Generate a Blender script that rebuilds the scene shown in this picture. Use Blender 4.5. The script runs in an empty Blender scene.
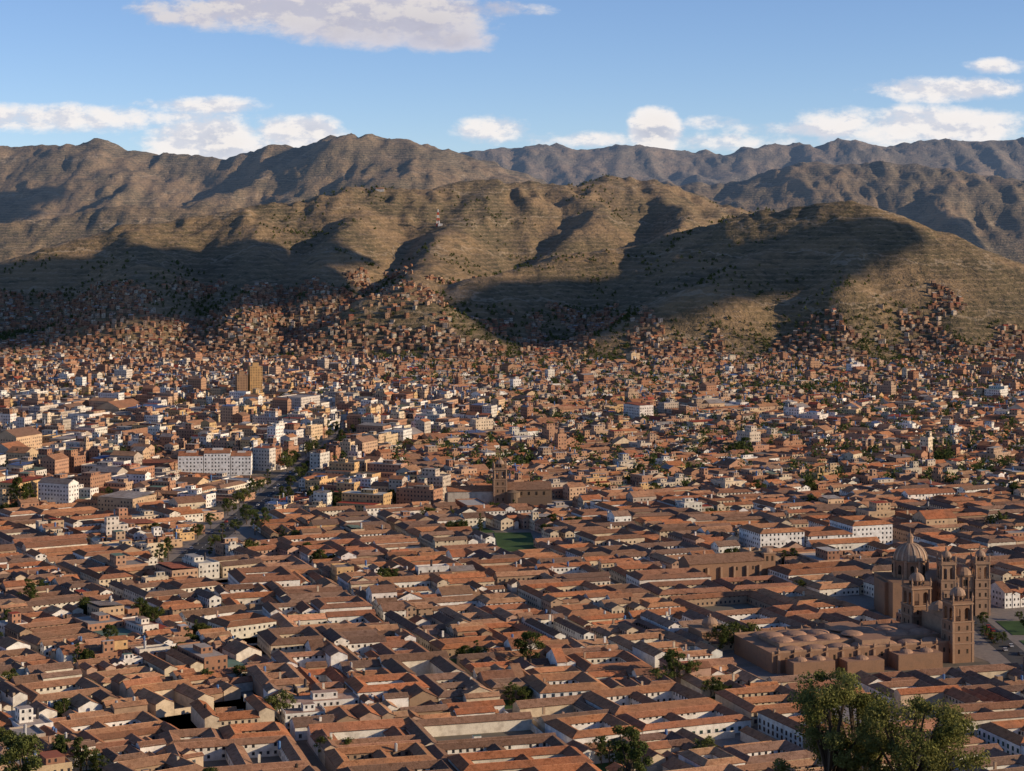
import bpy, math, random
import numpy as np
from mathutils import Vector
R = random.Random(7)
rng = np.random.default_rng(11)
scene = bpy.context.scene
COL = scene.collection
scene.view_settings.view_transform = 'Standard'
scene.view_settings.look = 'None'
scene.view_settings.exposure = 0

# ------------------------------------------------------------------ viewpoint
EYE = 200.0      # lookout height above the valley floor (m)
F = 2000.0
cam = bpy.data.cameras.new("camera"); cam.sensor_width = 36; cam.lens = 36*F/1024
cam.shift_y = -160.5/1024; cam.clip_start = 1; cam.clip_end = 60000
co = bpy.data.objects.new("camera", cam); co.location = (0, 0, EYE); co.rotation_euler = (math.pi/2, 0, 0)
COL.objects.link(co); scene.camera = co

def G(px, py, z=0.0):            # survey: sight line meets ground level z -> world x,y
    y = F*(EYE-z)/(py-225.0)
    return ((px-512.0)/F*y, y)
def S(px, py, d):                # survey: bearing + range -> world point
    return ((px-512.0)/F*d, d, EYE-(py-225.0)/F*d)

# ------------------------------------------------------------------ noise
def vn(x, y, seed):
    xi = np.floor(x).astype(np.int64); yi = np.floor(y).astype(np.int64)
    fx = x-xi; fy = y-yi
    fx = fx*fx*(3-2*fx); fy = fy*fy*(3-2*fy)
    def h(a, b):
        n = (a*374761393 + b*668265263 + seed*974634777) & 0x7fffffff
        n = ((n ^ (n >> 13))*1274126177) & 0x7fffffff
        n = n ^ (n >> 16)
        return (n & 0xffffff)/float(0xffffff)
    return (h(xi, yi)*(1-fx)+h(xi+1, yi)*fx)*(1-fy)+(h(xi, yi+1)*(1-fx)+h(xi+1, yi+1)*fx)*fy
def fbm(x, y, seed, o=4):
    s = 0; a = 0.5
    for i in range(o):
        s = s+a*vn(x*2**i, y*2**i, seed+i); a *= .5
    return s
def ridged(x, y, seed, o=3):
    s = 0; a = 0.5
    for i in range(o):
        s = s+a*(1-np.abs(2*vn(x*2**i, y*2**i, seed+i)-1)); a *= .5
    return s

# ------------------------------------------------------------------ terrain
SEG = []
def crest(pts, k, spur_step, spur_k, spur_fall, rr, ymin=2950, drop=6):
    P = [S(*p) for p in pts]
    for a, b in zip(P[:-1], P[1:]):
        SEG.append((a, b, k))
    acc = 0; nxt = spur_step*.5
    for a, b in zip(P[:-1], P[1:]):
        L = math.hypot(b[0]-a[0], b[1]-a[1])
        while acc+L > nxt:
            t = (nxt-acc)/L
            p = [a[i]+(b[i]-a[i])*t for i in range(3)]
            p[2] -= drop
            ang = -math.pi/2 + rr.uniform(-.8, .5)
            hl = p[2]*rr.uniform(.55, .9)
            q = p; n = 3
            for j in range(n):
                ang += rr.uniform(-.4, .4)
                st = hl/n/(spur_fall*rr.uniform(.8, 1.25))
                q2 = [q[0]+math.cos(ang)*st, q[1]+math.sin(ang)*st, q[2]-hl/n]
                if q[2] > 30 and q[1] > ymin: SEG.append((tuple(q), tuple(q2), spur_k))
                q = q2
            nxt += spur_step*rr.uniform(.7, 1.3)
        acc += L
rr = random.Random(5)
crest([(-700,170,9800),(-300,165,9800),(0,170,9800),(300,165,9800),(440,158,9800),(480,148,9800),(540,145,9800),(580,148,9800),(640,145,9800),(700,153,9800),(740,151,9800),(770,146,9800),(850,141,9800),(900,146,9800),(950,141,9800),(1000,140,9800),(1100,136,9800),(1300,135,9800),(1700,135,9800)], .40, 420, .66, .27, rr)
crest([(-700,170,7000),(-300,160,7000),(-100,152,7000),(0,147,7000),(40,150,7000),(100,142,7000),(120,150,7000),(150,152,7000),(215,160,7000),(250,158,7000),(290,147,7000),(350,138,6900),(375,135,6800),(400,140,6900),(440,150,7000),(470,160,7100),(520,176,7200),(600,196,7300)], .38, 380, .62, .26, rr)
crest([(560,198,7400),(640,186,7300),(720,184,7200),(800,164,7200),(880,162,7200),(960,174,7000),(1024,180,6900),(1200,195,6900),(1500,190,6900)], .36, 380, .62, .25, rr)
crest([(0,225,5600),(60,220,5700),(110,205,5800),(160,212,5800),(215,205,5900),(260,215,6000)], .38, 260, .56, .26, rr)
crest([(-500,330,3500),(-200,320,3500),(-60,290,3600),(0,268,3700),(50,250,3800),(130,228,3950),(200,218,4100),(240,212,4150),(300,199,4300),(380,187,4500),(430,190,4650),(480,184,4750),(560,184,4900),(600,182,5000),(630,180,5050),(660,186,5050),(700,204,5000),(740,222,4900),(790,249,4900),(850,262,4900)], .33, 230, .58, .24, rr, 3150, 12)
rr = random.Random(12)
crest([(440,305,3300),(480,278,3450),(560,256,3650),(640,246,3750),(700,229,3750),(760,214,3700),(800,210,3650),(850,206,3600),(880,214,3580),(920,232,3560),(960,252,3540),(1024,272,3500),(1100,285,3450),(1300,300,3400),(1500,320,3400)], .39, 360, .52, .26, rr, 3150, 12)
for pl, k in (([S(850,206,3600),S(852,238,3430),S(846,285,3190),S(835,332,2970)], .54),
              ([S(920,232,3560),S(945,285,3280),S(965,335,3000)], .48),
              ([S(560,184,4900),S(590,215,4450),S(560,250,4150),S(540,280,3800)], .54),
              ([S(660,186,5050),S(690,215,4600),S(670,240,4200)], .54),
              ([S(480,184,4750),S(455,222,4250),S(430,258,3750),S(405,288,3300)], .52),
              ([S(330,320,3060),S(370,294,3130),S(430,296,3110),S(460,322,3040)], .6),
              ([S(240,212,4150),S(260,255,3700),S(250,295,3350),S(240,325,3100)], .52),
              ([S(130,228,3950),S(150,265,3550),S(120,305,3200)], .52),
              ([S(380,187,4500),S(350,222,4100),S(330,252,3700),S(320,290,3350)], .52),
              ([S(700,229,3750),S(690,275,3400),S(660,320,3100)], .46)):
    for a, b in zip(pl[:-1], pl[1:]): SEG.append((a, b, k))

def terrain(x, y):
    x = np.asarray(x, float); y = np.asarray(y, float)
    near = np.maximum(195-0.30*y, 0)
    near = near+np.where(near > 0, (fbm(x/40, y/40, 3)-.5)*6*np.clip(near/30, 0, 1), 0)
    if y.max() < 2700: return near
    t = np.clip((y-2700)/900, 0, 1)
    apron = 24*t*t*(3-2*t)
    far = np.clip((y-2750)/400, 0, 1)
    wa = np.clip((y-2900)/4500, 0.12, .85)
    wx = (fbm(x/330, y/330, 21, 3)-.44)*175*wa
    wy = (fbm(x/330+9, y/330, 22, 3)-.44)*175*wa
    X = x+wx; Y = y+wy
    Rr = np.full(x.shape, -1e3)
    rr_ = np.interp(y, [3000, 4500, 7000], [20., 24., 44.])
    for a, b, k in SEG:
        dx, dy = b[0]-a[0], b[1]-a[1]; L2 = dx*dx+dy*dy
        s = np.clip(((X-a[0])*dx+(Y-a[1])*dy)/L2, 0, 1)
        d = np.hypot(X-a[0]-s*dx, Y-a[1]-s*dy)
        v = a[2]+(b[2]-a[2])*s-k*(np.sqrt(d*d+rr_*rr_)-rr_)
        mx_ = np.maximum(Rr, v); Rr = mx_+4*np.exp(-np.abs(Rr-v)/4)*.6
    Rr = Rr-2
    w = 8.0
    m = np.maximum(apron, Rr)+w*np.log1p(np.exp(-np.abs(apron-Rr)/w))*np.clip(far, 0, 1)
    m = np.where(y < 2700, 0, m)
    hi = np.clip((m-18)/150, 0, 1.5)*np.interp(y, [3000, 3600, 4500, 6500], [.45, .7, .9, 1.05])
    g = (ridged(x/150, y/380, 31, 4)-.58)*34*hi + (ridged(x/40, y/130, 51, 3)-.5)*15*hi + (fbm(x/34, y/34, 41, 3)-.45)*3*np.clip(hi*2, 0, 1)
    return near+(m+g)*far*far

def mesh_np(name, V, Fq, smooth=False):
    me = bpy.data.meshes.new(name)
    V = np.ascontiguousarray(V, dtype=np.float32); Fq = np.ascontiguousarray(Fq, dtype=np.int32)
    me.vertices.add(len(V)); me.vertices.foreach_set("co", V.ravel())
    n = Fq.shape[1]
    me.loops.add(Fq.size); me.loops.foreach_set("vertex_index", Fq.ravel())
    me.polygons.add(len(Fq)); me.polygons.foreach_set("loop_start", np.arange(len(Fq), dtype=np.int32)*n)
    me.polygons.foreach_set("use_smooth", np.full(len(Fq), smooth))
    me.update(calc_edges=True); me.validate()
    return me

# ------------------------------------------------------------------ materials
def mat(name):
    m = bpy.data.materials.new(name); m.use_nodes = True
    nt = m.node_tree; nt.nodes.clear()
    return m, nt
class N:
    def __init__(s, nt): s.nt = nt
    def n(s, t, **kw):
        nd = s.nt.nodes.new(t)
        for k, v in kw.items(): setattr(nd, k, v)
        return nd
    def l(s, a, b): s.nt.links.new(a, b)
    def setin(s, sock, v):
        if isinstance(v, bpy.types.NodeSocket): s.l(v, sock)
        else: sock.default_value = v
    def m(s, op, a, b=0.0, c=0.0):
        nd = s.n('ShaderNodeMath', operation=op)
        s.setin(nd.inputs[0], a); s.setin(nd.inputs[1], b)
        if op in ('MULTIPLY_ADD', 'SMOOTH_MIN', 'SMOOTH_MAX'): s.setin(nd.inputs[2], c)
        return nd.outputs[0]
    def mix(s, fac, a, b, bt='MIX'):
        nd = s.n('ShaderNodeMix', data_type='RGBA', blend_type=bt)
        s.setin(nd.inputs[0], fac)
        for i, v in ((6, a), (7, b)):
            if isinstance(v, tuple) and len(v) == 3: v = v+(1,)
            s.setin(nd.inputs[i], v)
        return nd.outputs[2]
    def noise(s, vec, scale, detail=4, rough=.55):
        nd = s.n('ShaderNodeTexNoise'); nd.inputs['Scale'].default_value = scale
        nd.inputs['Detail'].default_value = detail; nd.inputs['Roughness'].default_value = rough
        if vec is not None: s.l(vec, nd.inputs['Vector'])
        return nd.outputs['Fac']
    def ss(s, v, a, b, lo=0.0, hi=1.0):
        nd = s.n('ShaderNodeMapRange', interpolation_type='SMOOTHSTEP')
        s.setin(nd.inputs[0], v); nd.inputs[1].default_value = a; nd.inputs[2].default_value = b
        nd.inputs[3].default_value = lo; nd.inputs[4].default_value = hi
        return nd.outputs[0]
    def bsdf(s, col, rough=.85, bump=None, dist=.1, strength=.5, emis=None, estr=0.0):
        b = s.n('ShaderNodeBsdfPrincipled'); o = s.n('ShaderNodeOutputMaterial')
        s.setin(b.inputs['Base Color'], col if not (isinstance(col, tuple) and len(col) == 3) else col+(1,))
        s.setin(b.inputs['Roughness'], rough); b.inputs['Specular IOR Level'].default_value = .2
        if bump is not None:
            bp = s.n('ShaderNodeBump'); bp.inputs['Strength'].default_value = strength; bp.inputs['Distance'].default_value = dist
            s.l(bump, bp.inputs['Height']); s.l(bp.outputs[0], b.inputs['Normal'])
        if emis is not None:
            s.setin(b.inputs['Emission Color'], emis+(1,)); s.setin(b.inputs['Emission Strength'], estr)
        s.l(b.outputs[0], o.inputs[0]); return b
    def diffuse(s, col):
        b = s.n('ShaderNodeBsdfDiffuse'); o = s.n('ShaderNodeOutputMaterial'); s.setin(b.inputs[0], col); s.l(b.outputs[0], o.inputs[0])
def worldpos(n):
    g = n.n('ShaderNodeNewGeometry'); return g.outputs['Position']
def sepxyz(n, v):
    s = n.n('ShaderNodeSeparateXYZ'); n.l(v, s.inputs[0]); return s.outputs

def make_wall():
    m, nt = mat("masonry"); n = N(nt)
    a = n.n('ShaderNodeAttribute', attribute_name='col'); P = worldpos(n)
    d1 = n.noise(P, .35, 4); d2 = n.noise(P, 2.2, 2)
    c = n.mix(n.ss(d1, .38, .75, 0, .4), a.outputs['Color'], (.18, .13, .095))
    c = n.mix(n.ss(d2, .3, .8, 0, .3), c, (.5, .44, .36), 'MULTIPLY')
    uv = n.n('ShaderNodeUVMap', uv_map='uv'); x = sepxyz(n, uv.outputs[0])
    fu = n.m('FRACT', n.m('MULTIPLY', x[0], 1/2.7)); fv = n.m('FRACT', n.m('MULTIPLY', x[1], 1/2.85))
    w = n.m('MULTIPLY', n.m('MULTIPLY', n.m('GREATER_THAN', fu, .33), n.m('LESS_THAN', fu, .72)),
            n.m('MULTIPLY', n.m('GREATER_THAN', fv, .34), n.m('LESS_THAN', fv, .78)))
    w = n.m('MULTIPLY', w, a.outputs['Alpha'])
    cu = n.m('FLOOR', n.m('MULTIPLY', x[0], 1/2.7)); cv = n.m('FLOOR', n.m('MULTIPLY', x[1], 1/2.85))
    cb = n.n('ShaderNodeCombineXYZ'); n.l(cu, cb.inputs[0]); n.l(cv, cb.inputs[1])
    wn = n.n('ShaderNodeTexWhiteNoise'); n.l(cb.outputs[0], wn.inputs['Vector'])
    w = n.m('MULTIPLY', w, n.m('GREATER_THAN', wn.outputs['Value'], .18))
    c = n.mix(w, c, (.035, .035, .04))
    n.diffuse(c); return m
def make_roof():
    m, nt = mat("roof_tile"); n = N(nt)
    a = n.n('ShaderNodeAttribute', attribute_name='col'); P = worldpos(n)
    d0 = n.noise(P, .07, 3); d1 = n.noise(P, .45, 4, .7); d2 = n.noise(P, 3.0, 2, .6)
    c = n.mix(n.ss(d1, .42, .70, 0, .7), a.outputs['Color'], (.40, .35, .32), 'MULTIPLY')
    c = n.mix(n.ss(d2, .4, .75, 0, .3), c, (.44, .24, .14))
    c = n.mix(n.ss(d2, .5, .3, 0, .6), c, (.40, .35, .33), 'MULTIPLY')
    c = n.mix(n.ss(d0, .44, .62, 0, .35), c, (.19, .125, .088))
    b = n.n('ShaderNodeBsdfDiffuse'); o = n.n('ShaderNodeOutputMaterial'); n.l(c, b.inputs[0])
    bp = n.n('ShaderNodeBump'); bp.inputs['Strength'].default_value = .8; bp.inputs['Distance'].default_value = .3
    n.l(n.noise(P, 1.4, 3, .7), bp.inputs['Height']); n.l(bp.outputs[0], b.inputs['Normal']); n.l(b.outputs[0], o.inputs[0]); return m
def make_plain(name, col, rough=.8, scale=1.0, amt=.4):
    m, nt = mat(name); n = N(nt); P = worldpos(n); d = n.noise(P, scale, 3)
    c = n.mix(n.ss(d, .3, .75, 0, amt), col, tuple(v*.45 for v in col))
    n.bsdf(c, rough); return m
WALL = make_wall(); ROOF = make_roof()
GLASS = make_plain("window_glass", (.03, .035, .045), .15, 1, .2)
ASPH = make_plain("asphalt", (.08, .075, .07), .9, .3)
PAVE = make_plain("stone_paving", (.26, .22, .185), .9, .4)
PAINT = make_plain("road_paint", (.7, .7, .66), .7, 2)
LAWN = make_plain("lawn_grass", (.06, .11, .03), .95, .12, .8)
BARK = make_plain("bark", (.12, .085, .06), .95, 3)
def make_leaf(name, c1, c2, tr=.22):
    m, nt = mat(name); n = N(nt)
    a = n.n('ShaderNodeAttribute', attribute_name='tone'); oi = n.n('ShaderNodeObjectInfo')
    c = n.mix(a.outputs['Fac'], c1, c2)
    c = n.mix(n.m('MULTIPLY', oi.outputs['Random'], .45), c, (.5, .42, .22), 'MULTIPLY')
    b = n.n('ShaderNodeBsdfDiffuse'); t = n.n('ShaderNodeBsdfTranslucent'); n.l(c, b.inputs[0]); n.l(c, t.inputs[0])
    mx = n.n('ShaderNodeMixShader'); mx.inputs[0].default_value = tr; n.l(b.outputs[0], mx.inputs[1]); n.l(t.outputs[0], mx.inputs[2])
    o = n.n('ShaderNodeOutputMaterial'); n.l(mx.outputs[0], o.inputs[0]); return m
LEAF = make_leaf("foliage", (.04, .065, .024), (.12, .14, .045))
LEAFO = make_leaf("olive_foliage", (.06, .08, .025), (.19, .20, .065))
LEAFN = make_leaf("sunlit_olive_foliage", (.085, .105, .033), (.29, .28, .095), .32)

def make_ground():
    m, nt = mat("valley_ground"); n = N(nt); P = worldpos(n)
    d = n.noise(P, .05, 4); d2 = n.noise(P, .4, 4)
    c = n.mix(n.ss(d, .4, .62), (.22, .18, .14), (.12, .11, .085))
    c = n.mix(n.ss(d2, .35, .7, 0, .5), c, (.26, .21, .165))
    xyz = sepxyz(n, P)
    g = n.ss(xyz[1], 660, 640)
    c = n.mix(g, c, n.mix(d2, (.05, .06, .025), (.16, .13, .06)))
    n.diffuse(c); return m
def make_hill():
    m, nt = mat("hillside"); n = N(nt); P = worldpos(n); xyz = sepxyz(n, P)
    a = n.noise(P, .004, 5, .6); b = n.noise(P, .02, 6, .68); c3 = n.noise(P, .09, 4, .7)
    c = n.mix(n.ss(a, .40, .62), (.265, .18, .096), (.16, .122, .066))
    c = n.mix(n.ss(b, .46, .64, 0, .8), c, (.09, .075, .042))
    c = n.mix(n.ss(b, .42, .28, 0, .5), c, (.35, .24, .145))
    c = n.mix(n.m('MULTIPLY', n.ss(c3, .53, .63, 0, .8), n.ss(a, .42, .56, .2, 1)), c, (.036, .042, .022))
    zz = n.m('ADD', xyz[2], n.m('MULTIPLY', b, 18.0))
    tr = n.m('SINE', n.m('MULTIPLY', zz, .8))
    c = n.mix(n.m('MULTIPLY', n.ss(tr, .3, .95), n.ss(c3, .42, .56, 0, .5)), c, (.40, .28, .175))
    tr2 = n.m('SINE', n.m('MULTIPLY', n.m('ADD', xyz[2], n.m('MULTIPLY', a, 160.0)), .09))
    c = n.mix(n.ss(tr2, .985, 1.0, 0, .5), c, (.40, .31, .21))
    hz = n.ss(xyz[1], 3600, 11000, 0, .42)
    c = n.mix(hz, c, (.14, .15, .18))  # aerial haze painted into the base colour, bluer with distance
    n.bsdf(c, .95, n.m('ADD', b, n.m('MULTIPLY', c3, .4)), 12, .9, (.26, .38, .58), n.ss(xyz[1], 2600, 11500, 0.0, .17)); return m  # faint blue emission imitates airlight, stronger farther out
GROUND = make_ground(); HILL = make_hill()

us = np.linspace(-.56, .62, 680)
def sheet(name, ys, m, label):
    U, Y = np.meshgrid(us, ys); X = U*np.maximum(Y, 250)
    Z = terrain(X, Y); V = np.stack([X, Y, Z], -1).reshape(-1, 3)
    r, c = Y.shape; i = np.arange(r*c).reshape(r, c)
    Fq = np.stack([i[:-1, :-1], i[:-1, 1:], i[1:, 1:], i[1:, :-1]], -1).reshape(-1, 4)
    me = mesh_np(name, V, Fq, True); me.materials.append(m)
    o = bpy.data.objects.new(name, me); COL.objects.link(o); o["kind"] = "structure"; o["label"] = label; o["category"] = name
    return o
sheet("ground", np.concatenate([np.linspace(-40, 640, 60), [650, 660, 900, 1400, 2000, 2600, 2700, 2750, 2800]]), GROUND, "valley floor of paving and bare earth under the city")
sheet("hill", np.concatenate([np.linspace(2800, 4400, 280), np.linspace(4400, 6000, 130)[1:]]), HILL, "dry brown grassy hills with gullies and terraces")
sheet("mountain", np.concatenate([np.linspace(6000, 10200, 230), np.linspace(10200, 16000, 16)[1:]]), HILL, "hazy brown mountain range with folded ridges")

# ------------------------------------------------------------------ geometry helper
class Geo:
    def __init__(s): s.v = []; s.f = []; s.c = []; s.uv = []; s.mi = []; s.T = (0, 0, 0, 1, 0)
    def at(s, x, y, z=0, a=0): s.T = (x, y, z, math.cos(a), math.sin(a)); return s
    def face(s, pts, col, mi=0, win=0, uv=None):
        ox, oy, oz, ca, sa = s.T; b = len(s.v)
        for p in pts: s.v.append((ox+p[0]*ca-p[1]*sa, oy+p[0]*sa+p[1]*ca, oz+p[2]))
        s.f.append(tuple(range(b, b+len(pts)))); s.c.append((col[0], col[1], col[2], win)); s.mi.append(mi)
        s.uv.append(uv if uv else [(0, 0)]*len(pts))
    def wall(s, x0, y0, x1, y1, z0, z1, col, win=0, mi=0):
        L = math.hypot(x1-x0, y1-y0); n = max(1, round(L/2.7)); U = n*2.7
        s.face([(x0, y0, z0), (x1, y1, z0), (x1, y1, z1), (x0, y0, z1)], col, mi, win, [(0, 0), (U, 0), (U, z1-z0), (0, z1-z0)])
    def box(s, cx, cy, lx, ly, z0, z1, col, win=0, mi=0, top=None, tmi=None, bottom=False):
        a, b = lx/2, ly/2
        s.wall(cx-a, cy-b, cx+a, cy-b, z0, z1, col, win, mi); s.wall(cx+a, cy-b, cx+a, cy+b, z0, z1, col, win, mi)
        s.wall(cx+a, cy+b, cx-a, cy+b, z0, z1, col, win, mi); s.wall(cx-a, cy+b, cx-a, cy-b, z0, z1, col, win, mi)
        s.face([(cx-a, cy-b, z1), (cx+a, cy-b, z1), (cx+a, cy+b, z1), (cx-a, cy+b, z1)], top or col, mi if tmi is None else tmi)
        if bottom: s.face([(cx-a, cy+b, z0), (cx+a, cy+b, z0), (cx+a, cy-b, z0), (cx-a, cy-b, z0)], col, mi)
    def lathe(s, cx, cy, prof, seg, col, mi=0, rot=0):
        for (r0, z0), (r1, z1) in zip(prof[:-1], prof[1:]):
            for i in range(seg):
                a0 = rot+2*math.pi*i/seg; a1 = rot+2*math.pi*(i+1)/seg
                p = [(cx+r0*math.cos(a0), cy+r0*math.sin(a0), z0), (cx+r0*math.cos(a1), cy+r0*math.sin(a1), z0),
                     (cx+r1*math.cos(a1), cy+r1*math.sin(a1), z1), (cx+r1*math.cos(a0), cy+r1*math.sin(a0), z1)]
                if r1 < 1e-4: p = p[:3]
                elif r0 < 1e-4: p = [p[0], p[2], p[3]]
                s.face(p, col, mi)
    def dome(s, cx, cy, z, r, h, col, seg=14, mi=0, n=5):
        s.lathe(cx, cy, [(r*math.cos(i/n*math.pi/2), z+h*math.sin(i/n*math.pi/2)) for i in range(n)]+[(0, z+h)], seg, col, mi)
def tomesh(name, g, mats):
    me = bpy.data.meshes.new(name); me.from_pydata(g.v, [], g.f)
    at = me.attributes.new('col', 'FLOAT_COLOR', 'FACE'); at.data.foreach_set('color', np.array(g.c, np.float32).ravel())
    uv = me.uv_layers.new(name='uv'); uv.data.foreach_set('uv', np.array([c for f in g.uv for c in f], np.float32).ravel())
    for m in mats: me.materials.append(m)
    me.polygons.foreach_set('material_index', g.mi); me.update(); return me
def link(name, me, parent=None, loc=(0, 0, 0), rz=0, scale=None):
    o = bpy.data.objects.new(name, me); COL.objects.link(o)
    o.location = loc; o.rotation_euler = (0, 0, rz)
    if scale: o.scale = scale
    if parent: o.parent = parent
    return o
def thing(name, loc, rz, label, cat, group=None):
    o = link(name, None, None, loc, rz); o["label"] = label; o["category"] = cat
    if group: o["group"] = group
    return o

PI = .47
DET = False
def tint(c, s):
    k = 1+R.uniform(-s, s)
    return (c[0]*k*(1+R.uniform(-s, s)*.3), c[1]*k, c[2]*k)
def cap(gr, p, q, rmi, rc):
    L = math.hypot(q[0]-p[0], q[1]-p[1])
    if L < .5: return
    nx, ny = -(q[1]-p[1])/L*.22, (q[0]-p[0])/L*.22
    c = tuple(min(.6, v*1.25+.03) for v in rc)
    gr.face([(p[0]-nx, p[1]-ny, p[2]-.02), (q[0]-nx, q[1]-ny, q[2]-.02), (q[0], q[1], q[2]+.16), (p[0], p[1], p[2]+.16)], c, rmi)
    gr.face([(p[0], p[1], p[2]+.16), (q[0], q[1], q[2]+.16), (q[0]+nx, q[1]+ny, q[2]-.02), (p[0]+nx, p[1]+ny, p[2]-.02)], c, rmi)
def gable(ga, gr, cx, cy, lx, ly, z0, h, wc, rc, win, rmi, ax=None):
    if ax is None: ax = 0 if lx >= ly else 1
    o = .45; a, b = lx/2, ly/2
    ga.box(cx, cy, lx, ly, z0, h, wc, win)
    j = R.uniform(.9, 1.1)
    sg = R.uniform(-.12, .05)      # old ridges sag a little
    if ax == 0:
        rise = b*PI*j; e = h-o*PI*j
        A = [(cx-a-.3, cy-b-o, e), (cx+a+.3, cy-b-o, e), (cx+a+.3, cy, h+rise+sg), (cx-a-.3, cy, h+rise)]
        B = [(cx+a+.3, cy+b+o, e), (cx-a-.3, cy+b+o, e), (cx-a-.3, cy, h+rise), (cx+a+.3, cy, h+rise+sg)]
        ga.face([(cx-a, cy+b, h), (cx-a, cy-b, h), (cx-a, cy, h+rise-.1)], wc); ga.face([(cx+a, cy-b, h), (cx+a, cy+b, h), (cx+a, cy, h+rise-.2)], wc)
    else:
        rise = a*PI*j; e = h-o*PI*j
        A = [(cx-a-o, cy+b+.3, e), (cx-a-o, cy-b-.3, e), (cx, cy-b-.3, h+rise+sg), (cx, cy+b+.3, h+rise)]
        B = [(cx+a+o, cy-b-.3, e), (cx+a+o, cy+b+.3, e), (cx, cy+b+.3, h+rise), (cx, cy-b-.3, h+rise+sg)]
        ga.face([(cx-a, cy-b, h), (cx+a, cy-b, h), (cx, cy-b, h+rise-.2)], wc); ga.face([(cx+a, cy+b, h), (cx-a, cy+b, h), (cx, cy+b, h+rise-.1)], wc)
    for q in (A, B):
        gr.face(q, tint(rc, .14), rmi)
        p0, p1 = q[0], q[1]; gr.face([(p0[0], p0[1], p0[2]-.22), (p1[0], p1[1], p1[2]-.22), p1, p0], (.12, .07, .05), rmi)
    if DET: cap(gr, A[3], A[2], rmi, rc)
def ring(ga, gr, w, d, h, t, wc, rc, win, rmi, wi=None):
    a, b = w/2, d/2; o = .45
    def rect(p, q, z): return [(-p, -q, z), (p, -q, z), (p, q, z), (-p, q, z)]
    ga_o = rect(a, b, 0); gi = rect(a-t, b-t, 0)
    for i in range(4):
        p, q = ga_o[i], ga_o[(i+1) % 4]; ga.wall(p[0], p[1], q[0], q[1], 0, h, wc, win)
        p, q = gi[(i+1) % 4], gi[i]; ga.wall(p[0], p[1], q[0], q[1], 0, h, wi or wc, 1)
    ga.face([(p[0], p[1], .05) for p in gi], (.2, .18, .15))
    E = rect(a+o, b+o, h-o*PI); M = rect(a-t/2, b-t/2, h+t/2*PI); I = rect(a-t-o, b-t-o, h-o*PI)
    for i in range(4):
        k = (i+1) % 4; rk = tint(rc, .12)
        gr.face([E[i], E[k], M[k], M[i]], tint(rk, .08), rmi); gr.face([M[i], M[k], I[k], I[i]], tint(rk, .08), rmi)
        if DET: cap(gr, M[i], M[k], rmi, rc)
        for P, Q in ((E[i], E[k]), (I[k], I[i])):
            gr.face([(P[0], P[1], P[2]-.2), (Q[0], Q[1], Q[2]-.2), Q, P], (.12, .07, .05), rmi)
TILES = [(.53, .215, .10), (.44, .19, .10), (.54, .25, .125), (.34, .165, .10), (.40, .215, .13), (.56, .30, .165), (.26, .15, .10), (.50, .19, .09), (.32, .20, .14), (.46, .25, .145), (.22, .14, .105), (.40, .17, .09)]
WALLS = [(.80, .76, .67), (.74, .68, .56), (.64, .53, .38), (.82, .79, .74), (.80, .77, .70), (.40, .28, .19), (.38, .26, .17), (.58, .45, .32), (.5, .33, .24)]
FLATW = [(.66, .55, .40), (.74, .69, .60), (.38, .20, .125), (.42, .23, .145), (.58, .41, .26), (.80, .77, .71), (.62, .46, .29), (.74, .70, .64), (.50, .42, .34), (.60, .40, .20), (.64, .58, .50), (.45, .26, .17), (.55, .36, .24)]
BRICKS = [(.38, .20, .12), (.42, .23, .145), (.35, .18, .115), (.45, .27, .17), (.50, .35, .24), (.40, .28, .2), (.56, .48, .38)]
SHEET = [(.42, .09, .06), (.30, .29, .28), (.42, .40, .37), (.10, .20, .40), (.16, .25, .2), (.60, .58, .55), (.40, .14, .09)]
def clutter(ga, w, d, h):
    for _ in range(R.randint(0, 2)):
        x, y = R.uniform(-.4, .4)*w, R.uniform(-.4, .4)*d
        q = R.random()
        if q < .4: ga.lathe(x, y, [(.55, h-.5), (.6, h+2.2), (.35, h+2.6), (0, h+2.65)], 7, R.choice(((.03, .03, .03), (.45, .45, .45), (.1, .2, .4))))
        else: ga.box(x, y, .9, .9, h-.5, h+2.4, R.choice(WALLS))
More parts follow.
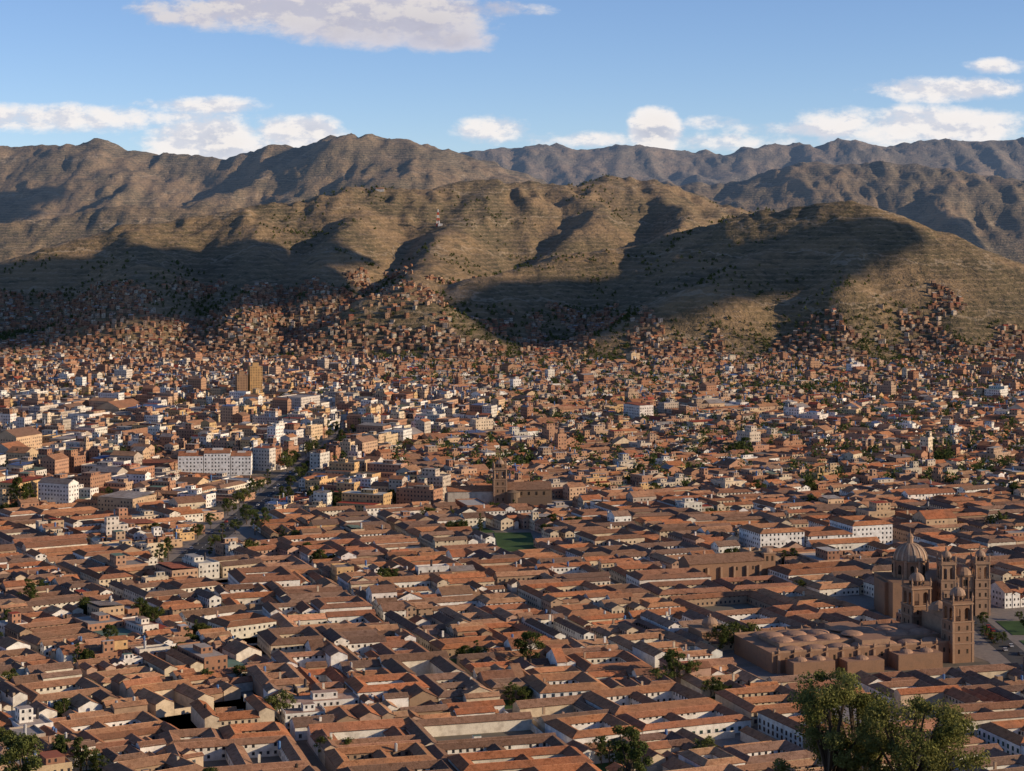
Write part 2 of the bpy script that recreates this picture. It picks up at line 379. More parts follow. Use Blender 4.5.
def tiled(ga, gr, w, d, h, rmi, win, typ, wc=None, rc=None):
    wc = wc or R.choice(WALLS); rc = rc or R.choice(TILES); rc = tint(rc, .15); wc = tint(wc, .06)
    if typ == 'ring':
        t = min(R.uniform(5.5, 8), min(w, d)*.32)
        ring(ga, gr, w, d, h, t, wc, rc, win, rmi)
        long_ = max(w, d)
        if long_ > 34:
            if w >= d: gable(ga, gr, R.uniform(-.1, .1)*w, 0, 6, d-2*t+.1, .05, h-.8, wc, tint(rc, .1), 1, rmi, 1)
            else: gable(ga, gr, 0, R.uniform(-.1, .1)*d, w-2*t+.1, 6, .05, h-.8, wc, tint(rc, .1), 1, rmi, 0)
    elif typ == 'wings':       # irregular farmyard of unequal wings
        t1, t2, t3 = R.uniform(5, 8), R.uniform(5, 8), R.uniform(5, 9)
        t1 = min(t1, d*.33); t3 = min(t3, d*.33); t2 = min(t2, w*.35); s = R.choice((-1, 1)); k = R.uniform(.6, 1)
        gable(ga, gr, 0, d/2-t1/2, w, t1, 0, h, wc, rc, win, rmi, 0)
        gable(ga, gr, s*(w/2-t2/2), (t3-t1)/2, t2-.1, d-t1-t3-.1, 0, h-R.uniform(.2, 1.5), wc, tint(rc, .2), 1, rmi, 1)
        gable(ga, gr, s*(w-w*k)/2, -d/2+t3/2, w*k, t3, 0, h+R.uniform(-1.4, 1.2), tint(wc, .1), tint(R.choice((rc, R.choice(TILES))), .1), win, rmi, 0)
        ga.box(-s*(w/2-.3), (t3-t1)/2, .5, d-t1-t3-.1, 0, 2.8, wc)
        if R.random() < .6: gable(ga, gr, -s*w*.22, R.uniform(-.08, .08)*d, w*.24, (d-t1-t3)*.5, 0, h*.6, tint(R.choice(WALLS), .1), tint(R.choice(TILES), .15), 0, rmi)
    elif typ == 'u':
        t = min(R.uniform(5.5, 8.5), w*.36)
        h2 = h-R.uniform(.3, 1.2); h3 = h-R.uniform(.4, 1.6)
        gable(ga, gr, 0, d/2-t/2, w, t, 0, h, wc, rc, win, rmi, 0)
        gable(ga, gr, -w/2+t/2, -t/2, t-.1, d-t-.1, 0, h2, wc, tint(rc, .18), win, rmi, 1)
        gable(ga, gr, w/2-t/2, -t/2, t-.1, d-t-.1, 0, h3, wc, tint(rc, .18), win, rmi, 1)
        ga.box(0, -d/2+.3, w-2*t-.1, .5, 0, 2.6, wc); ga.face([(-w/2+t, -d/2+.6, .05), (w/2-t, -d/2+.6, .05), (w/2-t, d/2-t, .05), (-w/2+t, d/2-t, .05)], (.2, .18, .14))
        if R.random() < .6: ga.box(R.uniform(-1, 1), R.uniform(-1, 1), 2.5, 3, 0, 3, tint(R.choice(WALLS), .1), 0, top=R.choice(SHEET))
    elif typ == 'l':
        t = min(R.uniform(5, 8), min(w, d)*.5); sx = R.choice((-1, 1)); sy = R.choice((-1, -1, 1)); h2 = h-R.uniform(.3, 1.5)
        gable(ga, gr, 0, sy*(d/2-t/2), w, t, 0, h, wc, rc, win, rmi, 0)
        gable(ga, gr, sx*(w/2-t/2), -sy*t/2, t-.1, d-t-.1, 0, h2, wc, tint(rc, .18), win, rmi, 1)
        ga.box(-sx*t/2, -sy*(d/2-.3), w-t-.1, .5, 0, 2.4, wc)
        q = R.random()
        if q < .5:
            gable(ga, gr, -sx*t/2, -sy*(d/2-(d-t)*.3-.6), (w-t)*.6, (d-t)*.45, 0, h-R.uniform(1, 2.5), tint(R.choice(WALLS), .1), tint(R.choice(TILES), .15), 0, rmi)
        elif q < .8:
            ga.box(-sx*t/2, -sy*(d/2-(d-t)*.3-.6), (w-t)*.6, (d-t)*.5, 0, h-R.uniform(0, 2.5), tint(R.choice(WALLS), .1), 1, top=tint(R.choice(SHEET+[(.4, .36, .32)]*4), .1))
    elif typ == 'double':
        gable(ga, gr, 0, -d/4, w, d/2-.1, 0, h, wc, rc, win, rmi, 0)
        gable(ga, gr, 0, d/4, w-R.uniform(0, 3), d/2-.1, 0, h+R.uniform(-1.3, 1.3), wc, tint(rc, .18), win, rmi, R.choice((0, 1, 1)))
    else:
        gable(ga, gr, 0, 0, w, d, 0, h, wc, rc, win, rmi)
    if R.random() < .45: clutter(ga, w, d, h)
    return wc
def flat(ga, gr, w, d, h, rmi, win, wc=None):
    wc = tint(wc or R.choice(FLATW), .1)
    rc = tint(R.choice(((.36, .33, .30), (.42, .37, .32), (.30, .25, .21), (.44, .30, .23), (.5, .47, .43))), .15)
    side = tint(R.choice(BRICKS), .1)
    if min(w, d) > 14 and R.random() < .6:
        k = R.uniform(.45, .6)
        ga.box(0, d*(1-k)/2, w, d*k-.02, 0, h, wc, win, top=rc)
        h2 = max(3, h-R.choice((2.85, 5.7))); ga.box(0, -d*k/2, w-R.choice((0, 3)), d*(1-k)-.02, 0, h2, R.choice((wc, tint(R.choice(FLATW), .1))), win, top=tint(R.choice((rc, TILES[3], SHEET[4], SHEET[0])), .1))
        ga.box(R.uniform(-.2, .2)*w, d*(1-k)/2, w*.3, d*k*.5, h+.01, h+2.6, wc, win, top=rc)
        for s_ in (-1, 1): ga.box(s_*(w/2-.1), d*(1-k)/2, .2, d*k-.05, h+.003, h+.7, wc)
        return
    ga.box(0, 0, w, d, 0, h, wc, win, top=rc)
    p = .2
    for (cx, cy, lx, ly) in ((0, -d/2+p/2, w, p), (0, d/2-p/2, w, p), (-w/2+p/2, 0, p, d-2*p-.01), (w/2-p/2, 0, p, d-2*p-.01)):
        ga.box(cx, cy, lx-.004, ly-.004, h+.003, h+.75, wc)
    r = R.random()
    if r < .5:
        lx, ly = w*R.uniform(.3, .6), d*R.uniform(.3, .6)
        cx, cy = R.uniform(-1, 1)*(w-lx)/2*.85, R.uniform(-1, 1)*(d-ly)/2*.85
        ga.box(cx, cy, lx, ly, h+.01, h+R.choice((2.6, 2.6, 5.4)), R.choice((wc, side)), win, top=R.choice(SHEET+[rc]*3))
    elif r < .76:
        gable(ga, gr, 0, 0, w-.5, d-.5, h+.01, h+.9, wc, tint(R.choice(TILES+SHEET[:2]), .1), 0, rmi)
    elif r < .86:
        gr.face([(-w/2+.3, -d/2+.3, h+1.0), (w/2-.3, -d/2+.3, h+1.0), (w/2-.3, d/2-.3, h+1.9), (-w/2+.3, d/2-.3, h+1.9)], tint(R.choice(SHEET), .1), rmi)
    if R.random() < .5:
        x, y = R.uniform(-.35, .35)*w, R.uniform(-.35, .35)*d
        ga.lathe(x, y, [(.6, h), (.65, h+3.9), (.4, h+4.3), (0, h+4.35)], 7, R.choice(((.03, .03, .03), (.05, .05, .06), (.1, .2, .4), (.5, .5, .5))))

# ------------------------------------------------------------------ city layout
ZA = [math.radians(19), math.radians(-24), math.radians(30), math.radians(-38), math.radians(33)]
def zone(x, y):
    if y < 1430+.12*x+30*math.sin(x/90):
        return 4 if x < -105-(y-750)*.12+22*math.sin(y/45) else 0
    if x < -30+70*math.sin(y/150)-.08*(y-1500): return 1
    return 3 if x > 120+.35*(y-1500)+60*math.sin(y/120) and y > 1650 else 2
def nearedge(x, y, m):
    return len({zone(x+dx, y+dy) for dx in (-m, 0, m) for dy in (-m, 0, m)}) > 1
EXC = []
def excl(cx, cy, hx, hy, a=0): EXC.append((cx, cy, hx, hy, math.cos(a), math.sin(a)))
def blocked(x, y, r):
    for cx, cy, hx, hy, ca, sa in EXC:
        dx, dy = x-cx, y-cy; lx = dx*ca+dy*sa; ly = -dx*sa+dy*ca
        if abs(lx) < hx+r and abs(ly) < hy+r: return True
    return False
A0 = ZA[0]
AVA = -.05
CATH = (154, 925, .28); excl(CATH[0], CATH[1], 52, 25, CATH[2])
excl(222, 1030, 28, 20, 0)
excl(278, 970, 60, 66, 0)
excl(-2, 1425, 44, 20, .1)
excl(2, 1262, 12, 40, .05)
excl(122, 1130, 28, 14, A0)
excl(192, 1250, 48, 24, A0)
excl(-238, 1605, 32, 15, .05)
excl(-296, 2235, 16, 16, 0)
excl(-176, 1560, 13, 400, AVA)
LOW = [(-238, 1545, 50, 55), (2, 1195, 40, 45), (150, 862, 70, 40), (-176, 1350, 40, 120)]
lots = []; blocks = []; gardens = []
def split(x0, y0, x1, y1, sd, mx, out, z0):
    w, h = x1-x0, y1-y0
    stop = z0 and max(w, h) < 46 and 18 < min(w, h) < 34 and R.random() < .4
    if max(w, h) > mx*R.uniform(.75, 1.35) and not stop:
        t = R.uniform(.34, .66)
        if w > h:
            m = x0+w*t; split(x0, y0, m, y1, (sd[0], 0, sd[2], sd[3]), mx, out, z0); split(m, y0, x1, y1, (0, sd[1], sd[2], sd[3]), mx, out, z0)
        else:
            m = y0+h*t; split(x0, y0, x1, m, (sd[0], sd[1], sd[2], 0), mx, out, z0); split(x0, m, x1, y1, (sd[0], sd[1], 0, sd[3]), mx, out, z0)
    else: out.append((x0, y0, x1, y1, sd))
for zi, a in enumerate(ZA):
    u = -2200.0; nearz = zi in (0, 4)
    while u < 2600:
        bw = R.uniform(58, 105) if nearz else R.uniform(50, 95)
        gap = R.uniform(4.5, 6.5)
        v = 0.0+R.uniform(0, 60)
        while v < 3400:
            bh = R.uniform(60, 115) if nearz else R.uniform(50, 95)
            ca, sa = math.cos(a), math.sin(a)
            cx, cy = (u+bw/2)*ca-(v+bh/2)*sa, (u+bw/2)*sa+(v+bh/2)*ca
            if 620 < cy < 2950 and abs(cx) < .256*cy*1.12+70:
                mx = (R.choice((15, 19, 26)) if zi == 4 else R.choice((22, 30, 42))) if nearz else R.choice((17, 22, 30, 36) if zi == 1 else (15, 19, 26))
                if cy > 2200: mx = min(mx, R.choice((13, 17, 20)))
                if zi == 0 and cy > 1250: mx = min(mx, 30)
                out = []; split(-bw/2, -bh/2, bw/2, bh/2, (1, 1, 1, 1), mx, out, nearz)
                ba = a+R.uniform(-.06, .06); cb_, sb_ = math.cos(ba), math.sin(ba)
                used = False
                for (x0, y0, x1, y1, sd) in out:
                    lx, ly = (x0+x1)/2, (y0+y1)/2; wx, wy = cx+lx*cb_-ly*sb_, cy+lx*sb_+ly*cb_
                    if wy < 690 or wy > 2860 or zone(wx, wy) != zi or nearedge(wx, wy, 1.5 if nearz else 3): continue
                    if abs(wx) > .256*wy*1.1+25: continue
                    r = min(x1-x0, y1-y0)*.42
                    if blocked(wx, wy, r): continue
                    used = True
                    area = (x1-x0)*(y1-y0)
                    if area < 360 and R.random() < (.10, .10, .15, .15, .09)[zi]: gardens.append((wx, wy, x1-x0, y1-y0, ba)); continue
                    if nearz and R.random() < .5:      # plot faces the side street
                        lots.append((wy, wx, y1-y0, x1-x0, ba+math.pi/2, (sd[2], sd[3], sd[1], sd[0]), zi, 1))
                    else: lots.append((wy, wx, x1-x0, y1-y0, ba, sd, zi, 0))
                if used and nearz and cy < 1400: blocks.append((cx, cy, bw, bh, ba))
            v += bh+R.uniform(4.5, 7)
        u += bw+gap
lots.sort(key=lambda l: l[0])

def window_mesh(w, h, fcol):
    g = Geo(); g.box(0, -.06, w+.2, .12, -.1, 0, fcol, bottom=True); g.box(0, -.06, w+.2, .12, h, h+.12, fcol, bottom=True)
    g.box(-w/2-.05, -.05, .1, .1, 0, h, fcol); g.box(w/2+.05, -.05, .1, .1, 0, h, fcol); g.box(0, -.04, .07, .06, 0, h, fcol)
    g.face([(-w/2, -.02, 0), (w/2, -.02, 0), (w/2, -.02, h), (-w/2, -.02, h)], (0, 0, 0), 1)
    return tomesh("window", g, [WALL, GLASS])
WIN = [window_mesh(1.1, 1.5, c) for c in ((.25, .15, .09), (.08, .18, .3), (.6, .58, .5), (.1, .2, .13))]
def door_mesh(c):
    g = Geo(); w, h = 1.7, 2.6
    g.box(-w/2-.15, -.1, .3, .2, 0, h, (.4, .33, .27)); g.box(w/2+.15, -.1, .3, .2, 0, h, (.4, .33, .27)); g.box(0, -.1, w+.6, .22, h+.003, h+.35, (.4, .33, .27), bottom=True)
    g.box(0, -.04, w, .08, 0, h, c)
    return tomesh("door", g, [WALL])
DOOR = [door_mesh(c) for c in ((.14, .08, .05), (.06, .14, .25), (.08, .15, .1))]

mt = Geo(); mf = Geo()
nt_, nf_, nw = 0, 0, 0
fz = [l for l in lots if l[0] > 2680]
zmap = {}
if fz:
    zz_ = terrain(np.array([l[1] for l in fz]), np.array([l[0] for l in fz]))
    zmap = {(l[0], l[1]): float(z) for l, z in zip(fz, zz_)}
for (wy, wx, w, d, a, sd, zi, rot) in lots:
    q = R.random(); small = min(w, d); nearz = zi in (0, 4)
    if nearz:
        pf = .04 if zi == 0 else .14
        if wy > 1250: pf += .08
        if wx < -170 and wy > 1200: pf = .55
    elif zi == 1: pf = .78
    elif zi == 3: pf = .35 if wy < 2250 else .7
    else: pf = .25 if wy < 1850 else (.5 if wy < 2250 else .72)
    low = any(abs(wx-l[0]) < l[2] and abs(wy-l[1]) < l[3] for l in LOW)
    isflat = q < pf and small < (24 if nearz else 40)
    W, D = w-.4, d-.4
    inview = abs(wx) < .262*wy+10
    z = zmap.get((wy, wx), 0)
    if z: z -= 1
    if isflat:
        big = small > 19
        if zi == 1: h = R.choice((5.7, 5.7, 8.6, 8.6, 11.4, 11.4, 14.3) if big else (5.7, 8.6, 8.6, 11.4, 11.4, 14.3, 17))+R.uniform(0, .8)
        elif zi in (2, 3): h = R.choice((5.7, 5.7, 8.6, 8.6))+R.uniform(0, .8)
        else: h = R.choice((5.7, 5.7, 8.6))+R.uniform(0, .8)
        if wx < -150 and nearz and wy > 1250: h = R.choice((5.7, 8.6, 11.4))
        if low: h = 4.5
        if wy > 2250: h = min(h, 12)
        if wy > 1700 and R.random() < .02: h += 9
        W -= R.choice((0, 0, 1.5)); D -= R.choice((0, 0, 2, 3))
        wc = R.choice(BRICKS if (zi in (2, 3) and R.random() < .5) or (wy > 2300 and R.random() < .6) else FLATW)
        if nf_ < 170 and inview:
            ga = Geo(); gr = Geo(); flat(ga, gr, W, D, h, 0, 1, wc)
            cn = "brick" if wc in BRICKS[:5] else "plastered"
            t = thing("flat_roofed_building", (wx, wy, 0), a, "%d-storey %s block with flat roof and parapet" % (max(2, round(h/2.85)), cn), "building", "flat-roofed blocks among tiled houses")
            link("wall", tomesh("wall", ga, [WALL]), t)
            if gr.f: link("roof", tomesh("roof", gr, [ROOF]), t)
            nf_ += 1
        else:
            mf.at(wx, wy, z, a); flat(mf, mf, W, D, h+(1 if z else 0), 1, 1, wc)
        continue
    h = R.uniform(4.2, 7.6) if nearz else R.uniform(4.5, 7)
    if zi == 4: h = R.uniform(3.4, 7.2)
    if low: h = 4.0
    if small > 17: typ = R.choice(('ring', 'ring', 'ring', 'wings', 'u'))
    elif small > 13: typ = R.choice(('ring', 'ring', 'wings', 'u', 'l', 'l', 'double'))
    elif small > 10: typ = R.choice(('l', 'double', 'u', 'simple', 'l'))
    else: typ = R.choice(('simple', 'double'))
    if nt_ < 300 and inview:
        ga = Geo(); gr = Geo(); det = nt_ < 180; DET = True
        wc = tiled(ga, gr, W, D, h, 0, 0 if det else 1, typ, wc=R.choice(WALLS[:5]) if small > 16 and R.random() < .6 else None)
        tone = "white" if min(wc) > .55 else ("cream" if wc[0] > .5 else "adobe-brown")
        shape = {'ring': 'courtyard house with tiled wings on four sides', 'wings': 'house of unequal tiled wings around a walled yard', 'u': 'house with tiled wings around a yard', 'l': 'L-shaped house with tiled gable roofs', 'double': 'house under two adjoining tiled roofs', 'simple': 'small house under one tiled gable'}[typ]
        t = thing("tiled_house", (wx, wy, 0), a, tone+" "+shape, "house", "clay-tiled houses of the old town")
        link("wall", tomesh("wall", ga, [WALL]), t); link("roof", tomesh("roof", gr, [ROOF]), t)
        if det:
            wm = R.choice(WIN)
            st = 2 if h > 5 else 1
            faces = []
            if (sd[2] or R.random() < .3) and typ in ('ring', 'double', 'simple'): faces.append((0, -D/2, W, 0, 'f'))
            if typ in ('ring', 'u'):
                if sd[0] and (rot or wx > 40): faces.append((-W/2, 0, D, -math.pi/2, 's'))
                if sd[1] and not rot and wx < -20: faces.append((W/2, 0, D, math.pi/2, 's'))
            for (fx, fy, L, rz, k) in faces:
                n = max(1, int((L-2)/3.2))
                for s_ in range(st):
                    for i in range(n):
                        off = -L/2+L*(i+.5)/n
                        if s_ == 0 and k == 'f' and i == n//2:
                            link("door", R.choice(DOOR), t, (off, fy-.01, 0)); continue
                        if nw > 1600: continue
                        zz = .9+s_*2.6
                        if zz+1.7 > h-(.2 if typ == 'ring' else .9): continue
                        if rz == 0: p = (off, fy-.01, zz)
                        elif rz > 0: p = (fx+.01, off, zz)
                        else: p = (fx-.01, -off, zz)
                        link("window", wm, t, p, rz); nw += 1
        DET = False
        nt_ += 1
    else:
        DET = wy < 1300
        mt.at(wx, wy, z, a); tiled(mt, mt, W, D, h, 1, 1, typ, wc=R.choice(WALLS[:5]) if small > 16 and R.random() < .5 else None)
        DET = False
def stuff(name, g, mats, label, cat):
    o = link(name, tomesh(name, g, mats)); o["kind"] = "stuff"; o["label"] = label; o["category"] = cat; return o
stuff("tiled_house", mt, [WALL, ROOF], "dense clay-tiled houses filling the valley town", "houses")
stuff("flat_roofed_building", mf, [WALL, ROOF], "dense flat-roofed brick and concrete blocks across the valley", "buildings")

# hillside settlement
hg = Geo()
n = 30000
ys = 2800+rng.random(n)**1.1*900; xs = (rng.random(n)*2-1)*.285*ys
zs = terrain(xs, ys); den = fbm(xs/70, ys/110, 77, 4)/.94
e = 6.0
sl = np.hypot(terrain(xs+e, ys)-zs, terrain(xs, ys+e)-zs)/e
uu = xs/ys
lim = np.interp(uu, [-.30, -.2, -.13, -.1, -.06, -.02, .005, .06, .12, .155, .19, .215, .23, .28], [80, 84, 84, 98, 112, 92, 60, 52, 44, 60, 82, 76, 46, 36])
thr0 = np.interp(uu, [-.30, -.13, -.09, -.02, .01, .08, .14, .17, .21, .24, .28], [.38, .38, .36, .37, .44, .47, .48, .36, .38, .46, .48])
occ = {}; hillspots = []
KX, KY = S(395, 300, 3120)[:2]
for x, y, z, dn, s, lm, t0 in zip(xs, ys, zs, den, sl, lim, thr0):
    if z > lm+(dn-.5)*90 or s > .85: continue
    kn = ((x-KX)/75)**2+((y-KY+25)/75)**2 < 1 and z > 42
    if dn < t0+.25*max(0, z/lm-.4) or (kn and R.random() < .85): hillspots.append((x, y, z, kn)); continue
    k = (int(x//7.6), int(y//9.5))
    if k in occ: continue
    occ[k] = 1
    w, d = R.uniform(4.2, 7.4), R.uniform(4.2, 7); h = R.choice((2.6, 2.6, 4.8, 4.8, 6.5))
    hg.at(x, y, z-2.5, R.choice((.1, .35, -.25, .6))+R.uniform(-.2, .2))
    wc = tint(tuple(v*.88 for v in R.choice(BRICKS)), .18)
    if R.random() < .5: hg.box(0, 0, w, d, 0, h+2.5, wc, 1, top=tint(R.choice(((.35, .3, .26), (.42, .33, .27), (.3, .2, .15))), .2))
    else: gable(hg, hg, 0, 0, w, d, 0, h+2.5, wc, tint(R.choice(TILES+SHEET[:3]), .15), 1, 1)
stuff("hillside_house", hg, [WALL, ROOF], "small brick houses stacked on the lower hill slopes", "houses")

# ------------------------------------------------------------------ pavements, streets
pv = Geo()
for cx, cy, bw, bh, a in blocks:
    pv.at(cx, cy, 0, a); pv.box(0, 0, bw+1.0, bh+1.0, .01, .045, (.2, .18, .16))
o = link("pavement", tomesh("pavement", pv, [PAVE])); o["kind"] = "structure"; o["label"] = "stone pavements around the town blocks"; o["category"] = "pavement"
rd = Geo(); rd.at(-176, 1560, 0, AVA)
rd.face([(-8, -400, .06), (8, -400, .06), (8, 400, .06), (-8, 400, .06)], (0, 0, 0), 0)
for k in range(-39, 40): rd.face([(-.15, k*10-2, .075), (.15, k*10-2, .075), (.15, k*10+2, .075), (-.15, k*10+2, .075)], (0, 0, 0), 1)
for sx in (-1, 1): rd.box(sx*10.5, 0, 4.9, 800, 0, .14, (0, 0, 0), mi=2)
o = link("road", tomesh("road", rd, [ASPH, PAINT, PAVE])); o["kind"] = "structure"; o["label"] = "asphalt avenue with kerbs and dashed centre line"; o["category"] = "road"
g = Geo(); g.at(278, 970, 0, 0)
g.face([(-60, -64, .07), (60, -64, .07), (60, 64, .07), (-60, 64, .07)], (0, 0, 0), 0)
o = link("square_paving", tomesh("square_paving", g, [PAVE])); o["kind"] = "structure"; o["label"] = "stone-paved town square"; o["category"] = "square"
g = Geo(); g.at(278, 970, 0, 0); g.face([(-50, -60, .09), (-38, -60, .09), (-38, 60, .09), (-50, 60, .09)], (0, 0, 0), 0)
o = link("road", tomesh("road", g, [ASPH])); o["kind"] = "structure"; o["label"] = "asphalt street beside the square"; o["category"] = "road"
for lx, ly, w, d in ((-22, -25, 24, 34), (-22, 22, 24, 34), (12, -25, 24, 34), (12, 22, 24, 34)):
    g = Geo(); g.box(0, 0, w, d, .05, .25, (0, 0, 0)); o = link("lawn", tomesh("lawn", g, [LAWN]), None, (278+lx, 970+ly, 0)); o["kind"] = "structure"; o["label"] = "clipped green lawn in the square"; o["category"] = "lawn"
g = Geo(); g.box(0, 0, 24, 74, .02, .3, (0, 0, 0)); o = link("lawn", tomesh("lawn", g, [LAWN]), None, (2, 1262, 0), .05); o["kind"] = "structure"; o["label"] = "green terraced convent lawn"; o["category"] = "lawn"

# ------------------------------------------------------------------ churches
STONE = (.30, .18, .115); STONE2 = (.39, .25, .165); DOMEC = (.36, .245, .175)
DARK = (.03, .025, .02)
def arch_panel(g, x0, y0, x1, y1, z0, z1, of, oh, col):
    L = math.hypot(x1-x0, y1-y0); ux, uy = (x1-x0)/L, (y1-y0)/L
    r = L*of/2; c = L/2
    pr = [(0, 0), (c-r, 0), (c-r, oh-r)]+[(c-r*math.cos(t*math.pi/8), oh-r+r*math.sin(t*math.pi/8)) for t in range(1, 8)]+[(c+r, oh-r), (c+r, 0), (L, 0), (L, z1-z0), (0, z1-z0)]
    g.face([(x0+ux*p, y0+uy*p, z0+q) for p, q in pr], col)
def tower(parent, x, y, w, hs, hb, dome_h, col, small=False):
    T = link("bell_tower", None, parent, (x, y, 0))
    g = Geo()
    g.box(0, 0, w, w, 0, hs, col)
    for zc in (hs*.45, hs*.72, hs*.97): g.box(0, 0, w+.7, w+.7, zc, zc+.5, STONE2, bottom=True)
    for sx in (-1, 1):
        for sy in (-1, 1): g.box(sx*(w/2-.4), sy*(w/2-.4), 1.1, 1.1, 0, hs-.01, STONE2)
    for sx, sy in ((0, -1), (1, 0), (-1, 0), (0, 1)):
        for zc in (hs*.22, hs*.52, hs*.78):
            for off in (-w*.2, w*.2):
                if sx == 0: g.box(off, sy*(w/2+.02), .9, .1, zc, zc+2.0, DARK)
                else: g.box(sx*(w/2+.02), off, .1, .9, zc, zc+2.0, DARK)
    link("shaft", tomesh("shaft", g, [WALL]), T)
    g = Geo(); b = w*.44; z0 = hs*.97+.5; z1 = z0+hb
    for th in (0, .7):
        bb = b-th
        for (p, q, r, s) in ((-bb, -bb, bb, -bb), (bb, -bb, bb, bb), (bb, bb, -bb, bb), (-bb, bb, -bb, -bb)):
            mx, my = (p+r)/2, (q+s)/2
            arch_panel(g, p, q, mx, my, z0, z1, .55, hb*.8, col); arch_panel(g, mx, my, r, s, z0, z1, .55, hb*.8, col)
    for sx in (-1, 1):
        for sy in (-1, 1): g.lathe(sx*b, sy*b, [(.55, z0), (.5, z1)], 8, STONE2)
    g.box(0, 0, 2*b+1.5, 2*b+1.5, z1, z1+.7, STONE2, bottom=True); g.box(0, 0, 2*b+.8, 2*b+.8, z1+.7, z1+1.5, col)
    link("belfry", tomesh("belfry", g, [WALL]), T)
    g = Geo(); zc = z1+1.5
    g.lathe(0, 0, [(b*.76, zc), (b*.76, zc+2.2), (b*.86, zc+2.3)], 8, col, rot=.39)
    for i in range(8):
        an = i*math.pi/4; g.lathe(b*.72*math.cos(an), b*.72*math.sin(an), [(.4, zc+.3), (.4, zc+1.9)], 6, DARK)
    g.dome(0, 0, zc+2.3, b*.78, dome_h, DOMEC, 12)
    zt = zc+2.3+dome_h
    g.lathe(0, 0, [(.6, zt-.3), (.6, zt+1.2), (.8, zt+1.3), (.3, zt+2), (.1, zt+2.2), (0, zt+3.4)], 8, STONE2)
    link("cupola", tomesh("cupola", g, [WALL]), T)
    for sx in (-1, 1):
        for sy in (-1, 1):
            g = Geo(); g.lathe(0, 0, [(.5, 0), (.5, 1.6), (.75, 1.7), (.4, 2.5), (0, 4.2)], 6, STONE2)
            link("pinnacle", tomesh("pinnacle", g, [WALL]), T, (sx*(b+.2), sy*(b+.2), zc-.01))
    return T
C = thing("cathedral", (CATH[0], CATH[1], 0), CATH[2], "brown stone cathedral with low roof domes and two bell towers", "cathedral")
RT = (.40, .235, .155)
g = Geo(); g.box(0, 0, 92, 44, 0, 9.0, STONE, top=RT); g.box(2, 0, 80, 24, 9.0, 11.0, STONE2, top=RT); g.box(6, 0, 14, 40, 9.0, 12.0, STONE2, top=RT)
for i in range(12):
    for sy in (-1, 1): g.box(-43+i*7.8, sy*22.5, 1.2, 1.0, 0, 8.2, STONE2)
for i in range(11):
    for sy in (-1, 1): g.box(-39+i*7.8, sy*22.03, 1.0, .12, 4.8, 6.8, DARK)
g.box(0, -21.6, 92.3, .8, 9.01, 9.8, STONE2); g.box(0, 21.6, 92.3, .8, 9.01, 9.8, STONE2)
for hx, hy, lx, ly, hh in ((-30, -27.5, 20, 9, 6.5), (-5, -27.5, 18, 9, 5.5), (22, -27.5, 22, 9, 7)): g.box(hx, hy, lx, ly, 0, hh, STONE, 0, top=RT)
link("nave", tomesh("nave", g, [WALL]), C)
vr = Geo(); vr.dome(0, 0, 0, 5.2, 1.5, (.45, .27, .18), 20)
vm = tomesh("roof_dome", vr, [WALL])
vs = Geo(); vs.dome(0, 0, 0, 3.2, 1.6, (.42, .26, .175), 14); vs.lathe(0, 0, [(.35, 1.5), (.35, 2.1), (0, 2.6)], 6, STONE2)
vsm = tomesh("roof_dome", vs, [WALL])
for i in range(7):
    for sy, zz in ((-16.5, 9.0), (-5.6, 11.0), (5.6, 11.0), (16.5, 9.0)): link("roof_dome", vm, C, (-34+i*11.6, sy, 12.0 if (zz > 10 and i in (3,)) else zz))
for hx, hy, zz in ((-35, -27.5, 6.5), (-26, -27.5, 6.5), (-5, -27.5, 5.5), (17, -27.5, 7), (27, -27.5, 7)): link("roof_dome", vsm, C, (hx, hy, zz))
vl = Geo(); vl.lathe(0, 0, [(.5, 0), (.5, 1.0), (.7, 1.1), (.3, 1.7), (0, 2.6)], 6, STONE2)
vlm = tomesh("pinnacle", vl, [WALL])
for i in range(12):
    for sy in (-1, 1): link("pinnacle", vlm, C, (-43+i*7.8, sy*22.4, 9.0))
tower(C, 47, -20, 10.6, 19, 7.5, 3.6, STONE); tower(C, 47, 20, 10.6, 19, 7.5, 3.6, STONE)
g = Geo(); g.box(48, 0, 3, 28, 0, 17, STONE2)
for yy in (-8, 0, 8): g.box(49.55, yy, .15, 3.4, 0, 6.5, (.06, .04, .03))
g.box(48, 0, 2.4, 16, 17, 20, STONE2); g.lathe(48, 0, [(5, 20), (3.5, 22.5), (0, 24)], 12, STONE2)
for yy in (-11, -5, 5, 11): g.lathe(48, yy, [(.6, 17), (.6, 19), (.9, 19.1), (0, 22)], 6, STONE2)
link("facade", tomesh("facade", g, [WALL]), C)
T = thing("chapel", (94, 950, 0), CATH[2], "small brown stone chapel with a low dome on a drum", "church")
g = Geo(); g.box(0, 0, 15, 18, 0, 8.5, STONE); g.box(0, 0, 16, 19, 8.5, 9.1, STONE2, bottom=True); link("wall", tomesh("wall", g, [WALL]), T)
g = Geo(); g.lathe(0, 0, [(3.8, 9.1), (3.8, 10.8), (4.1, 10.9)], 12, STONE2); g.dome(0, 0, 10.9, 3.8, 3.0, DOMEC, 14); g.lathe(0, 0, [(.6, 13.8), (.6, 14.8), (0, 15.8)], 6, STONE2)
link("dome", tomesh("dome", g, [WALL]), T)
C = thing("domed_church", (225, 1025, 0), .12, "baroque stone church with ribbed dome and twin bell towers", "church")
g = Geo(); g.box(-12, 12, 44, 17, 0, 17, STONE); g.box(-22, 12, 20, 32, 0, 18, STONE); g.box(6.5, 0, 9.6, 6, 0, 21, STONE2)
g.lathe(6.5, 0, [(4.6, 21), (4.2, 23), (2.6, 24.8), (0, 26)], 14, STONE2)
